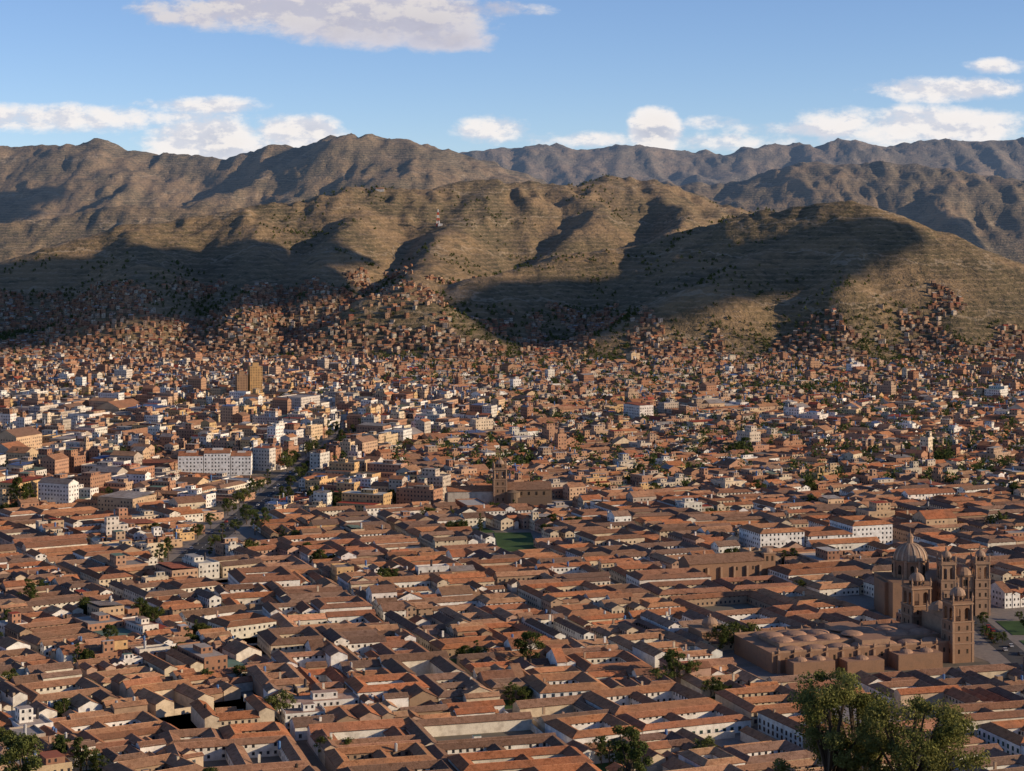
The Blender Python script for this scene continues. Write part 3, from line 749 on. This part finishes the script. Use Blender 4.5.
for zz in (8, 14, 20): g.box(6.5, -3.1, 9.8, .5, zz, zz+.6, STONE)
for xx in (3.6, 6.5, 9.4): g.box(xx, -3.05, 1.1, .16, 9.2, 12.6, DARK)
g.box(6.5, -3.05, 2.0, .16, 15.4, 18.6, DARK); g.box(6.5, -3.05, 3.2, .16, 0, 6, DARK)
for xx in (2.2, 5, 8, 10.8): g.lathe(xx, -3.2, [(.35, 0), (.35, 20)], 6, STONE)
link("nave", tomesh("nave", g, [WALL]), C)
g = Geo()
for i in range(12):
    a0 = math.pi*i/12; a1 = math.pi*(i+1)/12
    g.face([(10, 12+8*math.cos(a0), 17+5*math.sin(a0)), (-12, 12+8*math.cos(a0), 17+5*math.sin(a0)), (-12, 12+8*math.cos(a1), 17+5*math.sin(a1)), (10, 12+8*math.cos(a1), 17+5*math.sin(a1))], DOMEC)
link("vault", tomesh("vault", g, [WALL]), C)
g = Geo(); g.lathe(-17, 14, [(8.8, 18), (8.8, 26), (9.6, 26.2), (9.6, 27)], 16, STONE)
for i in range(8):
    a0 = i*math.pi/4+.2; g.lathe(-17+9.0*math.cos(a0), 14+9.0*math.sin(a0), [(.8, 18), (.8, 27)], 6, STONE2)
    a0 += math.pi/8; cx, cy = -17+8.6*math.cos(a0), 14+8.6*math.sin(a0)
    g.lathe(cx, cy, [(.9, 20), (.9, 24), (0, 24.8)], 8, DARK)
link("drum", tomesh("drum", g, [WALL]), C)
g = Geo(); g.dome(-17, 14, 27, 8.7, 8.4, DOMEC, 32, n=8)
for i in range(16):
    a0 = i*math.pi/8
    for j in range(7):
        t0, t1 = j/8*math.pi/2, (j+1)/8*math.pi/2
        P = [(-17+9.0*math.cos(t)*math.cos(a0+s), 14+9.0*math.cos(t)*math.sin(a0+s), 27+8.65*math.sin(t)) for t, s in ((t0, -.055), (t0, .055), (t1, .055), (t1, -.055))]
        g.face(P, (.50, .38, .28))
g.lathe(-17, 14, [(1.7, 35), (1.6, 38), (2.0, 38.2), (1.2, 39.4), (.3, 40.2), (0, 43)], 10, STONE2)
link("dome", tomesh("dome", g, [WALL]), C)
tower(C, -2.5, 0, 7.8, 19, 7.5, 3.0, STONE2); tower(C, 15.5, 0, 7.8, 19, 7.5, 3.0, STONE2)
C = thing("convent_church", (-12, 1425, 0), .1, "stone convent church with one square bell tower and tiled nave", "church")
ga = Geo(); gr = Geo(); gable(ga, gr, -17, 4, 34, 13, 0, 11, (.62, .55, .45), TILES[0], 0, 0, 0)
gable(ga, gr, 24, 4, 32, 18, 0, 12, (.22, .15, .10), TILES[6], 0, 0, 0); ga.box(24, -9, 30, 6, 0, 7, (.2, .14, .1)); ga.lathe(12, -8, [(5, 0), (5, 10.5), (5.4, 10.6), (0, 12.4)], 16, (.22, .155, .105))
for i in range(5): ga.box(13+i*5.4, -5.1, 1.2, .12, 8, 10.4, DARK)
link("wall", tomesh("wall", ga, [WALL]), C); link("roof", tomesh("roof", gr, [ROOF]), C)
tower(C, 3, -3, 9.4, 20, 6.5, 3, (.27, .17, .11))
C = thing("stone_church", (122, 1130, 0), A0, "plain brown stone church with tiled roof and stubby belfry", "church")
ga = Geo(); gr = Geo(); gable(ga, gr, -4, 0, 46, 15, 0, 11, STONE, TILES[6], 0, 0, 0)
for i in range(6): ga.box(-24+i*8, -8.2, 1.2, 1.4, 0, 8.5, STONE2)
for i in range(4): ga.box(-18+i*10, -7.52, 1.0, .1, 6, 8, DARK)
ga.box(23, -3, 7, 7, 0, 14, STONE); ga.box(23, -3, 8, 8, 14, 14.6, STONE2, bottom=True)
for oy in (-1.6, 1.6): ga.box(23+oy, -6.52, 1.3, .1, 10, 12.8, DARK)
ga.dome(23, -3, 14.6, 3.2, 2.4, DOMEC, 12)
link("wall", tomesh("wall", ga, [WALL]), C); link("roof", tomesh("roof", gr, [ROOF]), C)
for (lx, ly, w, d, h) in ((-32, 2, 30, 30, 11.5), (0, -2, 31, 26, 8.6), (31, 3, 28, 30, 13)):
    wx, wy = 192+lx*math.cos(A0)-ly*math.sin(A0), 1250+lx*math.sin(A0)+ly*math.cos(A0)
    C = thing("arcaded_building", (wx, wy, 0), A0, "large white multi-storey colonial building with tiled roof", "building")
    ga = Geo(); gr = Geo(); ring(ga, gr, w, d, h, 8, (.80, .78, .74), R.choice(TILES[:4]), 1, 0)
    link("wall", tomesh("wall", ga, [WALL]), C); link("roof", tomesh("roof", gr, [ROOF]), C)
for i, (dx, w, h) in enumerate(((-19, 20, 15.5), (2, 21, 17.5), (21, 16, 15.2))):
    C = thing("apartment_block", (-238+dx, 1605+dx*.05, 0), .05, "long white apartment block with rows of square windows", "building", "white apartment blocks")
    ga = Geo(); gr = Geo(); ga.box(0, 0, w, 14, 0, h, (.90, .88, .83), 1, top=(.4, .25, .18)); ga.box(0, 0, w*.4, 5, h+.01, h+3.4, (.7, .66, .6))
    gable(ga, gr, 0, 0, w-.4, 13.4, h+.005, h+.3, (.7, .66, .6), TILES[1], 0, 0, 0)
    link("wall", tomesh("wall", ga, [WALL]), C); link("roof", tomesh("roof", gr, [ROOF]), C)
for dx, dy, w, h, c in ((-6, 0, 12, 34, (.36, .22, .13)), (5, 6, 14, 43, (.56, .34, .15))):
    C = thing("apartment_tower", (-293+dx*1.3, 2225+dy, 0), .3, "tall ochre brick apartment tower above lower houses", "building")
    ga = Geo(); ga.box(0, 0, w, w, 0, h, c, 1, top=(.3, .28, .25)); ga.box(0, 0, w*.5, w*.5, h+.01, h+3.5, c)
    link("wall", tomesh("wall", ga, [WALL]), C)

# ------------------------------------------------------------------ trees
def leaves(cent, rad, per, size, flat_=.8):
    k = len(cent); n = k*per
    c = np.repeat(cent, per, 0); r = np.repeat(rad, per)
    d = rng.normal(size=(n, 3)); d /= np.linalg.norm(d, axis=1)[:, None]
    p = c+d*(r*rng.random(n)**.45)[:, None]*np.array([1, 1, flat_])
    nrm = d+rng.normal(size=(n, 3))*.6; nrm /= np.linalg.norm(nrm, axis=1)[:, None]
    t = np.cross(nrm, rng.normal(size=(n, 3))); t /= np.linalg.norm(t, axis=1)[:, None]; b = np.cross(nrm, t)
    s = (size*rng.uniform(.6, 1.3, n))[:, None]
    V = np.stack([p-t*s, p-b*s*.55, p+t*s, p+b*s*.55], 1).reshape(-1, 3)
    tone = np.clip(np.repeat(rng.random(k), per)*.6+rng.random(n)*.5, 0, 1)
    return V, np.arange(4*n).reshape(-1, 4), tone
def leafmesh(V, Fq, tone, m):
    me = mesh_np("crown", V, Fq); a = me.attributes.new('tone', 'FLOAT', 'FACE'); a.data.foreach_set('value', tone.astype(np.float32)); me.materials.append(m); return me
def limb(g, pts, r0, r1, seg=6):
    n = len(pts)
    for i in range(n-1):
        a, b = Vector(pts[i]), Vector(pts[i+1]); d = (b-a).normalized(); s = d.cross(Vector((.3, .9, .1))).normalized(); t = d.cross(s)
        ra = r0+(r1-r0)*i/(n-1); rb = r0+(r1-r0)*(i+1)/(n-1)
        for j in range(seg):
            q = []
            for (c, r, k) in ((a, ra, j), (a, ra, j+1), (b, rb, j+1), (b, rb, j)):
                an = 2*math.pi*k/seg; q.append(tuple(c+s*math.cos(an)*r+t*math.sin(an)*r))
            g.face(q, (0, 0, 0))
def tree_proto(H, Wd, nclump, per, size, m, seed, trunkfrac=.3, cr=(.1, .2), nl=14):
    r = random.Random(seed); g = Geo()
    top = H*.72
    tr = [(0, 0, 0), (r.uniform(-.02, .02)*H, r.uniform(-.02, .02)*H, H*.25), (r.uniform(-.04, .04)*H, r.uniform(-.04, .04)*H, H*.5), (r.uniform(-.05, .05)*H, 0, top)]
    limb(g, tr, H*.03, H*.01, 8)
    cs = []; rs = []
    for i in range(nclump):
        an = r.uniform(0, 6.283); el = r.uniform(0, 1); hz = trunkfrac*H+(H*(1-trunkfrac))*el
        rad = Wd/2*math.sqrt(max(.05, 1-abs(el*1.9-.85)**2.2*.8))*r.uniform(.35, 1)
        c = (math.cos(an)*rad, math.sin(an)*rad, min(hz, H*.95))
        cs.append(c); rs.append(Wd*r.uniform(*cr))
        if i < nl:
            b = tr[1+int(min(el, .6)*3)]
            mid = ((b[0]+c[0])*.5, (b[1]+c[1])*.5, (b[2]+c[2])*.5+H*.03)
            limb(g, [b, mid, (c[0]*.9, c[1]*.9, c[2])], H*.011, H*.004, 5)
    return tomesh("trunk", g, [BARK]), leafmesh(*leaves(np.array(cs), np.array(rs), per, size), m)
protos = [tree_proto(10, 9, 26, 60, .36, LEAF, 1), tree_proto(9, 8, 22, 60, .34, LEAFO, 2), tree_proto(13, 6.5, 26, 55, .36, LEAF, 3, .2), tree_proto(8, 9.5, 24, 60, .35, LEAF, 4), tree_proto(11, 4.5, 22, 50, .32, LEAF, 5, .12)]
ntree = 0
def tree(x, y, z=0, s=1.0, k=None, group="trees among the houses", label=None):
    global ntree
    k = R.randrange(5) if k is None else k
    tm, cm = protos[k]
    lab = label or ("slim tall dark green tree among tiled roofs" if k in (2, 4) else "rounded leafy green tree in a walled yard")
    T = thing("tree", (x, y, z), R.uniform(0, 6.28), lab, "tree", group)
    T.scale = (s, s, s*R.uniform(.9, 1.1))
    link("trunk", tm, T); link("crown", cm, T); ntree += 1
for px, py, s, k in ((530, 668, 1.6, 0), (265, 532, 1.2, 2), (255, 535, 1.0, 2), (660, 690, 1.2, 3), (675, 686, 1.5, 0), (690, 684, 1.2, 3), (720, 655, 1.3, 0), (738, 650, 1.5, 3), (752, 648, 1.2, 1), (207, 690, .9, 0), (280, 722, 1.4, 1),
                     (272, 716, 1.0, 1), (20, 515, 1.9, 2), (28, 513, 1.7, 2), (12, 512, 1.7, 4), (240, 682, .9, 3), (110, 645, .9, 0), (30, 608, 1.2, 0), (640, 480, 1.2, 0), (735, 458, 1.5, 3), (745, 456, 1.5, 0), (325, 760, .9, 1), (345, 757, .9, 3), (600, 760, .9, 0), (705, 762, 1, 1), (180, 660, .8, 0),
                     (545, 535, .9, 3), (552, 530, 1.1, 0), (340, 450, 1.3, 0), (350, 448, 1.3, 3), (655, 500, 1.2, 0), (800, 592, .8, 3)):
    x, y = G(px, py); tree(x, y, 0, s, k)
for i in range(38):
    yv = -390+i*20.5+R.uniform(-4, 4); sx = R.choice((-1, 1))*10.2
    tree(-176+sx*math.cos(AVA)-yv*math.sin(AVA), 1560+yv*math.cos(AVA), 0, R.uniform(.9, 1.3), None, "street trees along the avenue", "street tree on the pavement beside the avenue")
for i in range(12): tree(278+R.uniform(-50, 0), 970+R.uniform(-45, 45), 0, R.uniform(.5, .8), R.choice((0, 3)), "trees in the square", "small clipped tree on the square lawn")
gardens.sort(key=lambda g_: g_[1])
far = []
gg = Geo()
for (x, y, w, d, a) in gardens:
    gg.at(x, y, 0, a)
    if y < 2650: gg.face([(-w/2, -d/2, .09), (w/2, -d/2, .09), (w/2, d/2, .09), (-w/2, d/2, .09)], (0, 0, 0))
    for j in range(R.randint(2, 5)):
        tx, ty = x+R.uniform(-.35, .35)*w, y+R.uniform(-.35, .35)*d
        if ntree < 290 and abs(tx) < .26*ty: tree(tx, ty, 0, R.uniform(.6, 1.05))
        else: far.append((tx, ty, 0, R.uniform(.9, 1.5)))
o = link("garden_lawn", tomesh("garden_lawn", gg, [LAWN])); o["kind"] = "structure"; o["label"] = "small grassy gardens between houses"; o["category"] = "garden"
for (x, y, z, kn) in hillspots:
    if R.random() < (.05 if kn else .36): far.append((x, y, z-1, R.uniform(.4, .95)))
n = 12000
ys = 2750+rng.random(n)*2300; xs = (rng.random(n)*2-1)*.28*ys; zs = terrain(xs, ys); dn = fbm(xs/200, ys/200, 99, 4)/.94; d2 = fbm(xs/50, ys/50, 98, 2)/.75
for x, y, z, q, q2 in zip(xs, ys, zs, dn, d2):
    if q > .53+.1*min(1, (y-2750)/1500) and q2 > .45: far.append((x, y, z-.5, R.uniform(.4, .9)))
for i in range(900):
    x = R.uniform(-.27, .27)*2780; y = 2790+R.uniform(-70, 90)+30*math.sin(x/60)
    far.append((x, y, 0, R.uniform(.8, 1.5)))
for px, py, n_ in ((780, 392, 110), (830, 394, 80), (700, 396, 50), (640, 385, 40), (480, 384, 25), (640, 470, 14), (740, 440, 20), (860, 455, 18), (560, 425, 14), (690, 480, 14), (600, 400, 14), (920, 420, 18), (400, 400, 14)):
    x, y = G(px, py)
    for i in range(n_): far.append((x+R.gauss(0, 26), y+R.gauss(0, 26), 0, R.uniform(1.0, 1.7)))
fa = np.array(far); Cc = []; Rr_ = []
for dx, dy, dz, r_ in ((0, 0, 6, 3.2), (1.6, -1, 4.2, 2.4), (-1.7, .5, 4.6, 2.6), (.2, .8, 8, 2.0)):
    Cc.append(fa[:, :3]+np.array([dx, dy, dz])*fa[:, 3:4]); Rr_.append(fa[:, 3]*r_)
V, Fq, tn = leaves(np.concatenate(Cc), np.concatenate(Rr_), 7, 1.2)
o = link("wood", leafmesh(V, Fq, tn, LEAF)); o["kind"] = "stuff"; o["label"] = "scattered dark green trees across slopes and valley edge"; o["category"] = "trees"

def hill_tree(x, y, H, Wd, ncl, per, size, m, seed, label, tf=.3, cr=(.1, .2), nl=14):
    z = float(terrain(np.array([x]), np.array([y]))[0])-.3
    tm, cm = tree_proto(H, Wd, ncl, per, size, m, seed, tf, cr, nl)
    T = thing("tree", (x, y, z), 0, label, "tree"); link("trunk", tm, T); link("crown", cm, T)
hill_tree(20.0, 125, 14.6, 6.6, 80, 340, .095, LEAFN, 31, "olive-green leafy tree on the slope below the lookout", .15, (.07, .14), 40)
hill_tree(24.4, 122, 12.6, 9.0, 120, 340, .095, LEAFN, 32, "broad olive-green tree on the slope above the town", .15, (.06, .12), 50)
hill_tree(21.6, 127, 13.8, 7.6, 90, 340, .095, LEAFN, 36, "bushy olive-green tree on the slope", .15, (.07, .14), 40)
hill_tree(23, 400, 25, 9, 50, 220, .26, LEAF, 33, "dark green eucalyptus rising from the slope", .2)
hill_tree(44, 470, 17, 9, 40, 200, .28, LEAFO, 37, "dark green eucalyptus rising from the slope", .2)
hill_tree(-86, 350, 21, 9.5, 50, 220, .26, LEAFO, 34, "dry brownish-green tree on the slope", .2)

# ------------------------------------------------------------------ cars
def car_mesh(c):
    g = Geo()
    prof = [(-2.1, .35), (2.1, .35), (2.15, .8), (1.3, .95), (.7, 1.45), (-1.2, 1.48), (-1.9, .98), (-2.15, .9)]
    for sx in (-1, 1): g.face([(sx*.85, p, q) for p, q in (prof if sx > 0 else prof[::-1])], c)
    for i in range(8):
        p, q = prof[i], prof[(i+1) % 8]; glass = i in (3, 5)
        g.face([(.85, p[0], p[1]), (.85, q[0], q[1]), (-.85, q[0], q[1]), (-.85, p[0], p[1])], c, 1 if glass else 0)
    for sx in (-1, 1): g.face([(sx*.86, 1.15, .98), (sx*.86, .68, 1.36), (sx*.86, -1.15, 1.38), (sx*.86, -1.6, 1.0)], c, 1)
    for sx in (-1, 1):
        for y in (-1.3, 1.35):
            for i in range(10):
                a0, a1 = i*.628, (i+1)*.628
                g.face([(sx*.9, y, .33), (sx*.9, y+.33*math.cos(a0), .33+.33*math.sin(a0)), (sx*.9, y+.33*math.cos(a1), .33+.33*math.sin(a1))], (.02, .02, .02))
                g.face([(sx*.9, y+.33*math.cos(a0), .33+.33*math.sin(a0)), (sx*.9, y+.33*math.cos(a1), .33+.33*math.sin(a1)), (sx*.68, y+.33*math.cos(a1), .33+.33*math.sin(a1)), (sx*.68, y+.33*math.cos(a0), .33+.33*math.sin(a0))], (.02, .02, .02))
    return tomesh("car", g, [WALL, GLASS])
CARS = [(car_mesh(c), n_) for c, n_ in (((.7, .7, .7), 'white'), ((.4, .05, .04), 'red'), ((.12, .13, .15), 'dark grey'), ((.45, .45, .47), 'silver'))]
for i in range(50):
    m, nm_ = R.choice(CARS); sx = R.choice((-5.4, -2, 2, 5.4)); yv = -390+i*15.8
    o = link("car", m, None, (-176+sx*math.cos(AVA)-yv*math.sin(AVA), 1560+sx*math.sin(AVA)+yv*math.cos(AVA), .07), AVA)
    o["label"] = nm_+" car driving along the tree-lined avenue"; o["category"] = "car"; o["group"] = "cars on the avenue"
for i in range(9):
    m, nm_ = R.choice(CARS)
    o = link("car", m, None, (278-R.choice((46.5, 41.5)), 930+i*9, .1), 0); o["label"] = nm_+" car on the street beside the square"; o["category"] = "car"; o["group"] = "cars beside the square"
def on_slope(px, py, d0, d1):
    d = np.linspace(d0, d1, 600); x = (px-512)/F*d; z = terrain(x, d); p = 225+(EYE-z)/d*F
    i = int(np.argmax(p <= py)); return float(x[i]), float(d[i]), float(z[i])
x, y, z = on_slope(438, 226, 3200, 5000)
T = thing("radio_mast", (x, y, z-1), 0, "red and white lattice radio mast on a hillside shoulder", "mast")
g = Geo(); Hm = 36
for i in range(6):
    z0, z1 = i*Hm/6, (i+1)*Hm/6; w0, w1 = 3.4*(1-i/7), 3.4*(1-(i+1)/7); c = (.6, .07, .04) if i % 2 == 0 else (.85, .85, .82)
    for sx, sy in ((-1, -1), (1, -1), (1, 1), (-1, 1)):
        b4 = len(g.c); limb(g, [(sx*w0, sy*w0, z0), (sx*w1, sy*w1, z1)], .6, .6, 5); g.c[b4:] = [c+(0,)]*(len(g.c)-b4)
        b4 = len(g.c); limb(g, [(sx*w0, sy*w0, z0), (-sy*w1*1.0, sx*w1, z1)], .4, .4, 4); g.c[b4:] = [c+(0,)]*(len(g.c)-b4)
link("lattice", tomesh("lattice", g, [WALL]), T)
g = Geo(); g.box(5, -4, 9, 7, 0, 6, (.8, .77, .7)); link("equipment_hut", tomesh("equipment_hut", g, [WALL]), T)
x, y, z = on_slope(380, 191, 4200, 4700)
T = thing("hilltop_building", (x, y, z-2), 0, "small white building on the crest of a hill", "building")
g = Geo(); r_ = Geo(); gable(g, r_, 0, 0, 18, 9, 0, 7, (.7, .66, .6), TILES[1], 1, 0, 0); link("wall", tomesh("wall", g, [WALL]), T); link("roof", tomesh("roof", r_, [ROOF]), T)

# ------------------------------------------------------------------ light
EL, AZ = math.radians(17), math.radians(102)
sd_ = Vector((math.sin(AZ)*math.cos(EL), math.cos(AZ)*math.cos(EL), math.sin(EL)))
sun = bpy.data.lights.new("sun", 'SUN'); sun.energy = 5.0; sun.angle = math.radians(.5); sun.color = (1, .79, .55)
so = bpy.data.objects.new("sun", sun); so.rotation_euler = sd_.to_track_quat('Z', 'Y').to_euler(); COL.objects.link(so)
# flat clouds added out of view to throw shadows over chosen slopes
mc, ntc = mat("shadow_cloud_white"); N(ntc).diffuse((.85, .85, .87, 1))
CH = 1150.0
for (tx, ty, tz, lx, ly, seed) in ((-760, 3430, 80, 430, 460, 1), (210, 3330, 80, 230, 290, 3), (-1500, 5900, 350, 420, 520, 4), (1650, 5900, 300, 460, 420, 5)):
    th = (CH-tz)/math.tan(EL); cx, cy = tx+math.sin(AZ)*th, ty+math.cos(AZ)*th
    nu, nv = 96, 14; V = []
    A = np.linspace(0, 2*np.pi, nu, endpoint=False); E = np.linspace(-1, 1, nv)
    for e_ in E:
        r_ = math.sqrt(max(0, 1-e_*e_))
        wob = 1+.38*(fbm(np.cos(A)*2+seed*7+50, np.sin(A)*2+seed*3+50, seed, 4)-.47)*2+.12*(vn(np.cos(A)*9+60, np.sin(A)*9+60+e_, seed+9)-.5)
        zz = e_*(60 if e_ > 0 else 16)+(vn(np.cos(A)*3+60, np.sin(A)*3+60, seed)-.5)*14*r_
        V.append(np.stack([np.cos(A)*r_*lx*wob, np.sin(A)*r_*ly*wob, zz], -1))
    V = np.concatenate(V); i = np.arange(nu*nv).reshape(nv, nu); j = np.roll(i, -1, 1)
    Fq = np.stack([i[:-1], j[:-1], j[1:], i[1:]], -1).reshape(-1, 4)
    me = mesh_np("shadow_cloud", V, Fq, True); me.materials.append(mc)
    o = link("shadow_cloud", me, None, (cx, cy, CH)); o["kind"] = "structure"; o["label"] = "broad white blocker added out of view to shade the slopes"; o["category"] = "shadow_cloud"

w = bpy.data.worlds.new("World"); scene.world = w; w.use_nodes = True; nt = w.node_tree; nt.nodes.clear(); n = N(nt)
sky = n.n('ShaderNodeTexSky', sky_type='NISHITA'); sky.sun_disc = False; sky.sun_elevation = EL; sky.sun_rotation = AZ; sky.altitude = 3400; sky.air_density = 1.0; sky.dust_density = .5; sky.ozone_density = 2.0
skyc = n.mix(1.0, sky.outputs[0], (1.0, 1.04, 1.22), 'MULTIPLY')
tc = n.n('ShaderNodeTexCoord'); d = sepxyz(n, tc.outputs['Generated'])
dy = n.m('MAXIMUM', d[1], .05); ta = n.m('DIVIDE', d[0], dy); te = n.m('DIVIDE', d[2], dy)
def cvec(oa, oe):
    cb = n.n('ShaderNodeCombineXYZ'); n.l(n.m('ADD', ta, oa), cb.inputs[0]); n.l(n.m('MULTIPLY', n.m('ADD', te, oe), 1.8), cb.inputs[1]); return cb.outputs[0]
nz = n.noise(cvec(0, 0), 30, 8, .64); nzs = n.noise(cvec(.003, .005), 30, 6, .6)
blobs = [(290, 12, 125, 18, 1.5), (385, 20, 100, 26, 1.9), (440, 38, 50, 15, 1.5), (215, 18, 60, 10, 1.1), (490, 10, 45, 8, .9), (60, 118, 160, 13, 1.0), (190, 106, 60, 8, .8), (205, 142, 60, 22, 1.6), (298, 132, 42, 16, 1.6), (255, 150, 60, 12, 1.1),
         (490, 130, 30, 14, 1.1), (580, 140, 60, 7, .6), (656, 130, 25, 23, 2.3), (705, 122, 30, 6, .6), (820, 130, 80, 8, .9), (945, 90, 75, 12, 1.4), (930, 124, 120, 18, 1.1), (1000, 66, 30, 7, .9), (760, 142, 140, 8, .6)]
dens = None
for (bx, by, rx, ry, am) in blobs:
    cx, cy = (bx-512)/F, (225-by)/F
    ex = n.m('MULTIPLY', n.m('SUBTRACT', ta, cx), F/rx/1.25); ey = n.m('MULTIPLY', n.m('SUBTRACT', te, cy), F/ry/1.25)
    q = n.m('SUBTRACT', 1.0, n.m('ADD', n.m('MULTIPLY', ex, ex), n.m('MULTIPLY', ey, ey)))
    q = n.m('MAXIMUM', n.m('MULTIPLY', q, am), -2.2)
    dens = q if dens is None else n.m('SMOOTH_MAX', dens, q, .15)
dd = n.m('ADD', dens, n.m('MULTIPLY', n.m('SUBTRACT', nz, .5), 3.9))
alpha = n.ss(dd, -.15, 1.0, 0, .95)
gate = n.m('GREATER_THAN', d[1], .3); alpha = n.m('MULTIPLY', alpha, gate)
shade = n.ss(n.m('SUBTRACT', nz, nzs), -.07, .05)
core = n.ss(dd, .7, 2.2)
top = n.m('MULTIPLY', n.ss(te, .075, .09), n.ss(ta, .06, -.02))
lit = n.mix(core, (8.2, 7.8, 7.6), (8.0, 7.5, 7.2)); dark = n.mix(core, (6.0, 6.1, 6.7), (4.6, 4.8, 5.6))
cc = n.mix(shade, dark, lit)
cc = n.mix(n.m('MULTIPLY', top, .85), cc, n.mix(n.ss(te, .085, .112), n.mix(core, (5.2, 5.1, 5.9), (3.7, 3.6, 4.4)), n.mix(shade, (4.5, 4.4, 5.2), (6.2, 5.8, 5.8))))
fin = n.mix(alpha, skyc, cc)
bg = n.n('ShaderNodeBackground'); bg.inputs[1].default_value = .115; n.l(fin, bg.inputs[0]); ow = n.n('ShaderNodeOutputWorld'); n.l(bg.outputs[0], ow.inputs[0])
print("lots", len(lots), "tiled", nt_, "flat", nf_, "win", nw, "trees", ntree, "far", len(far), "hill", len(occ))
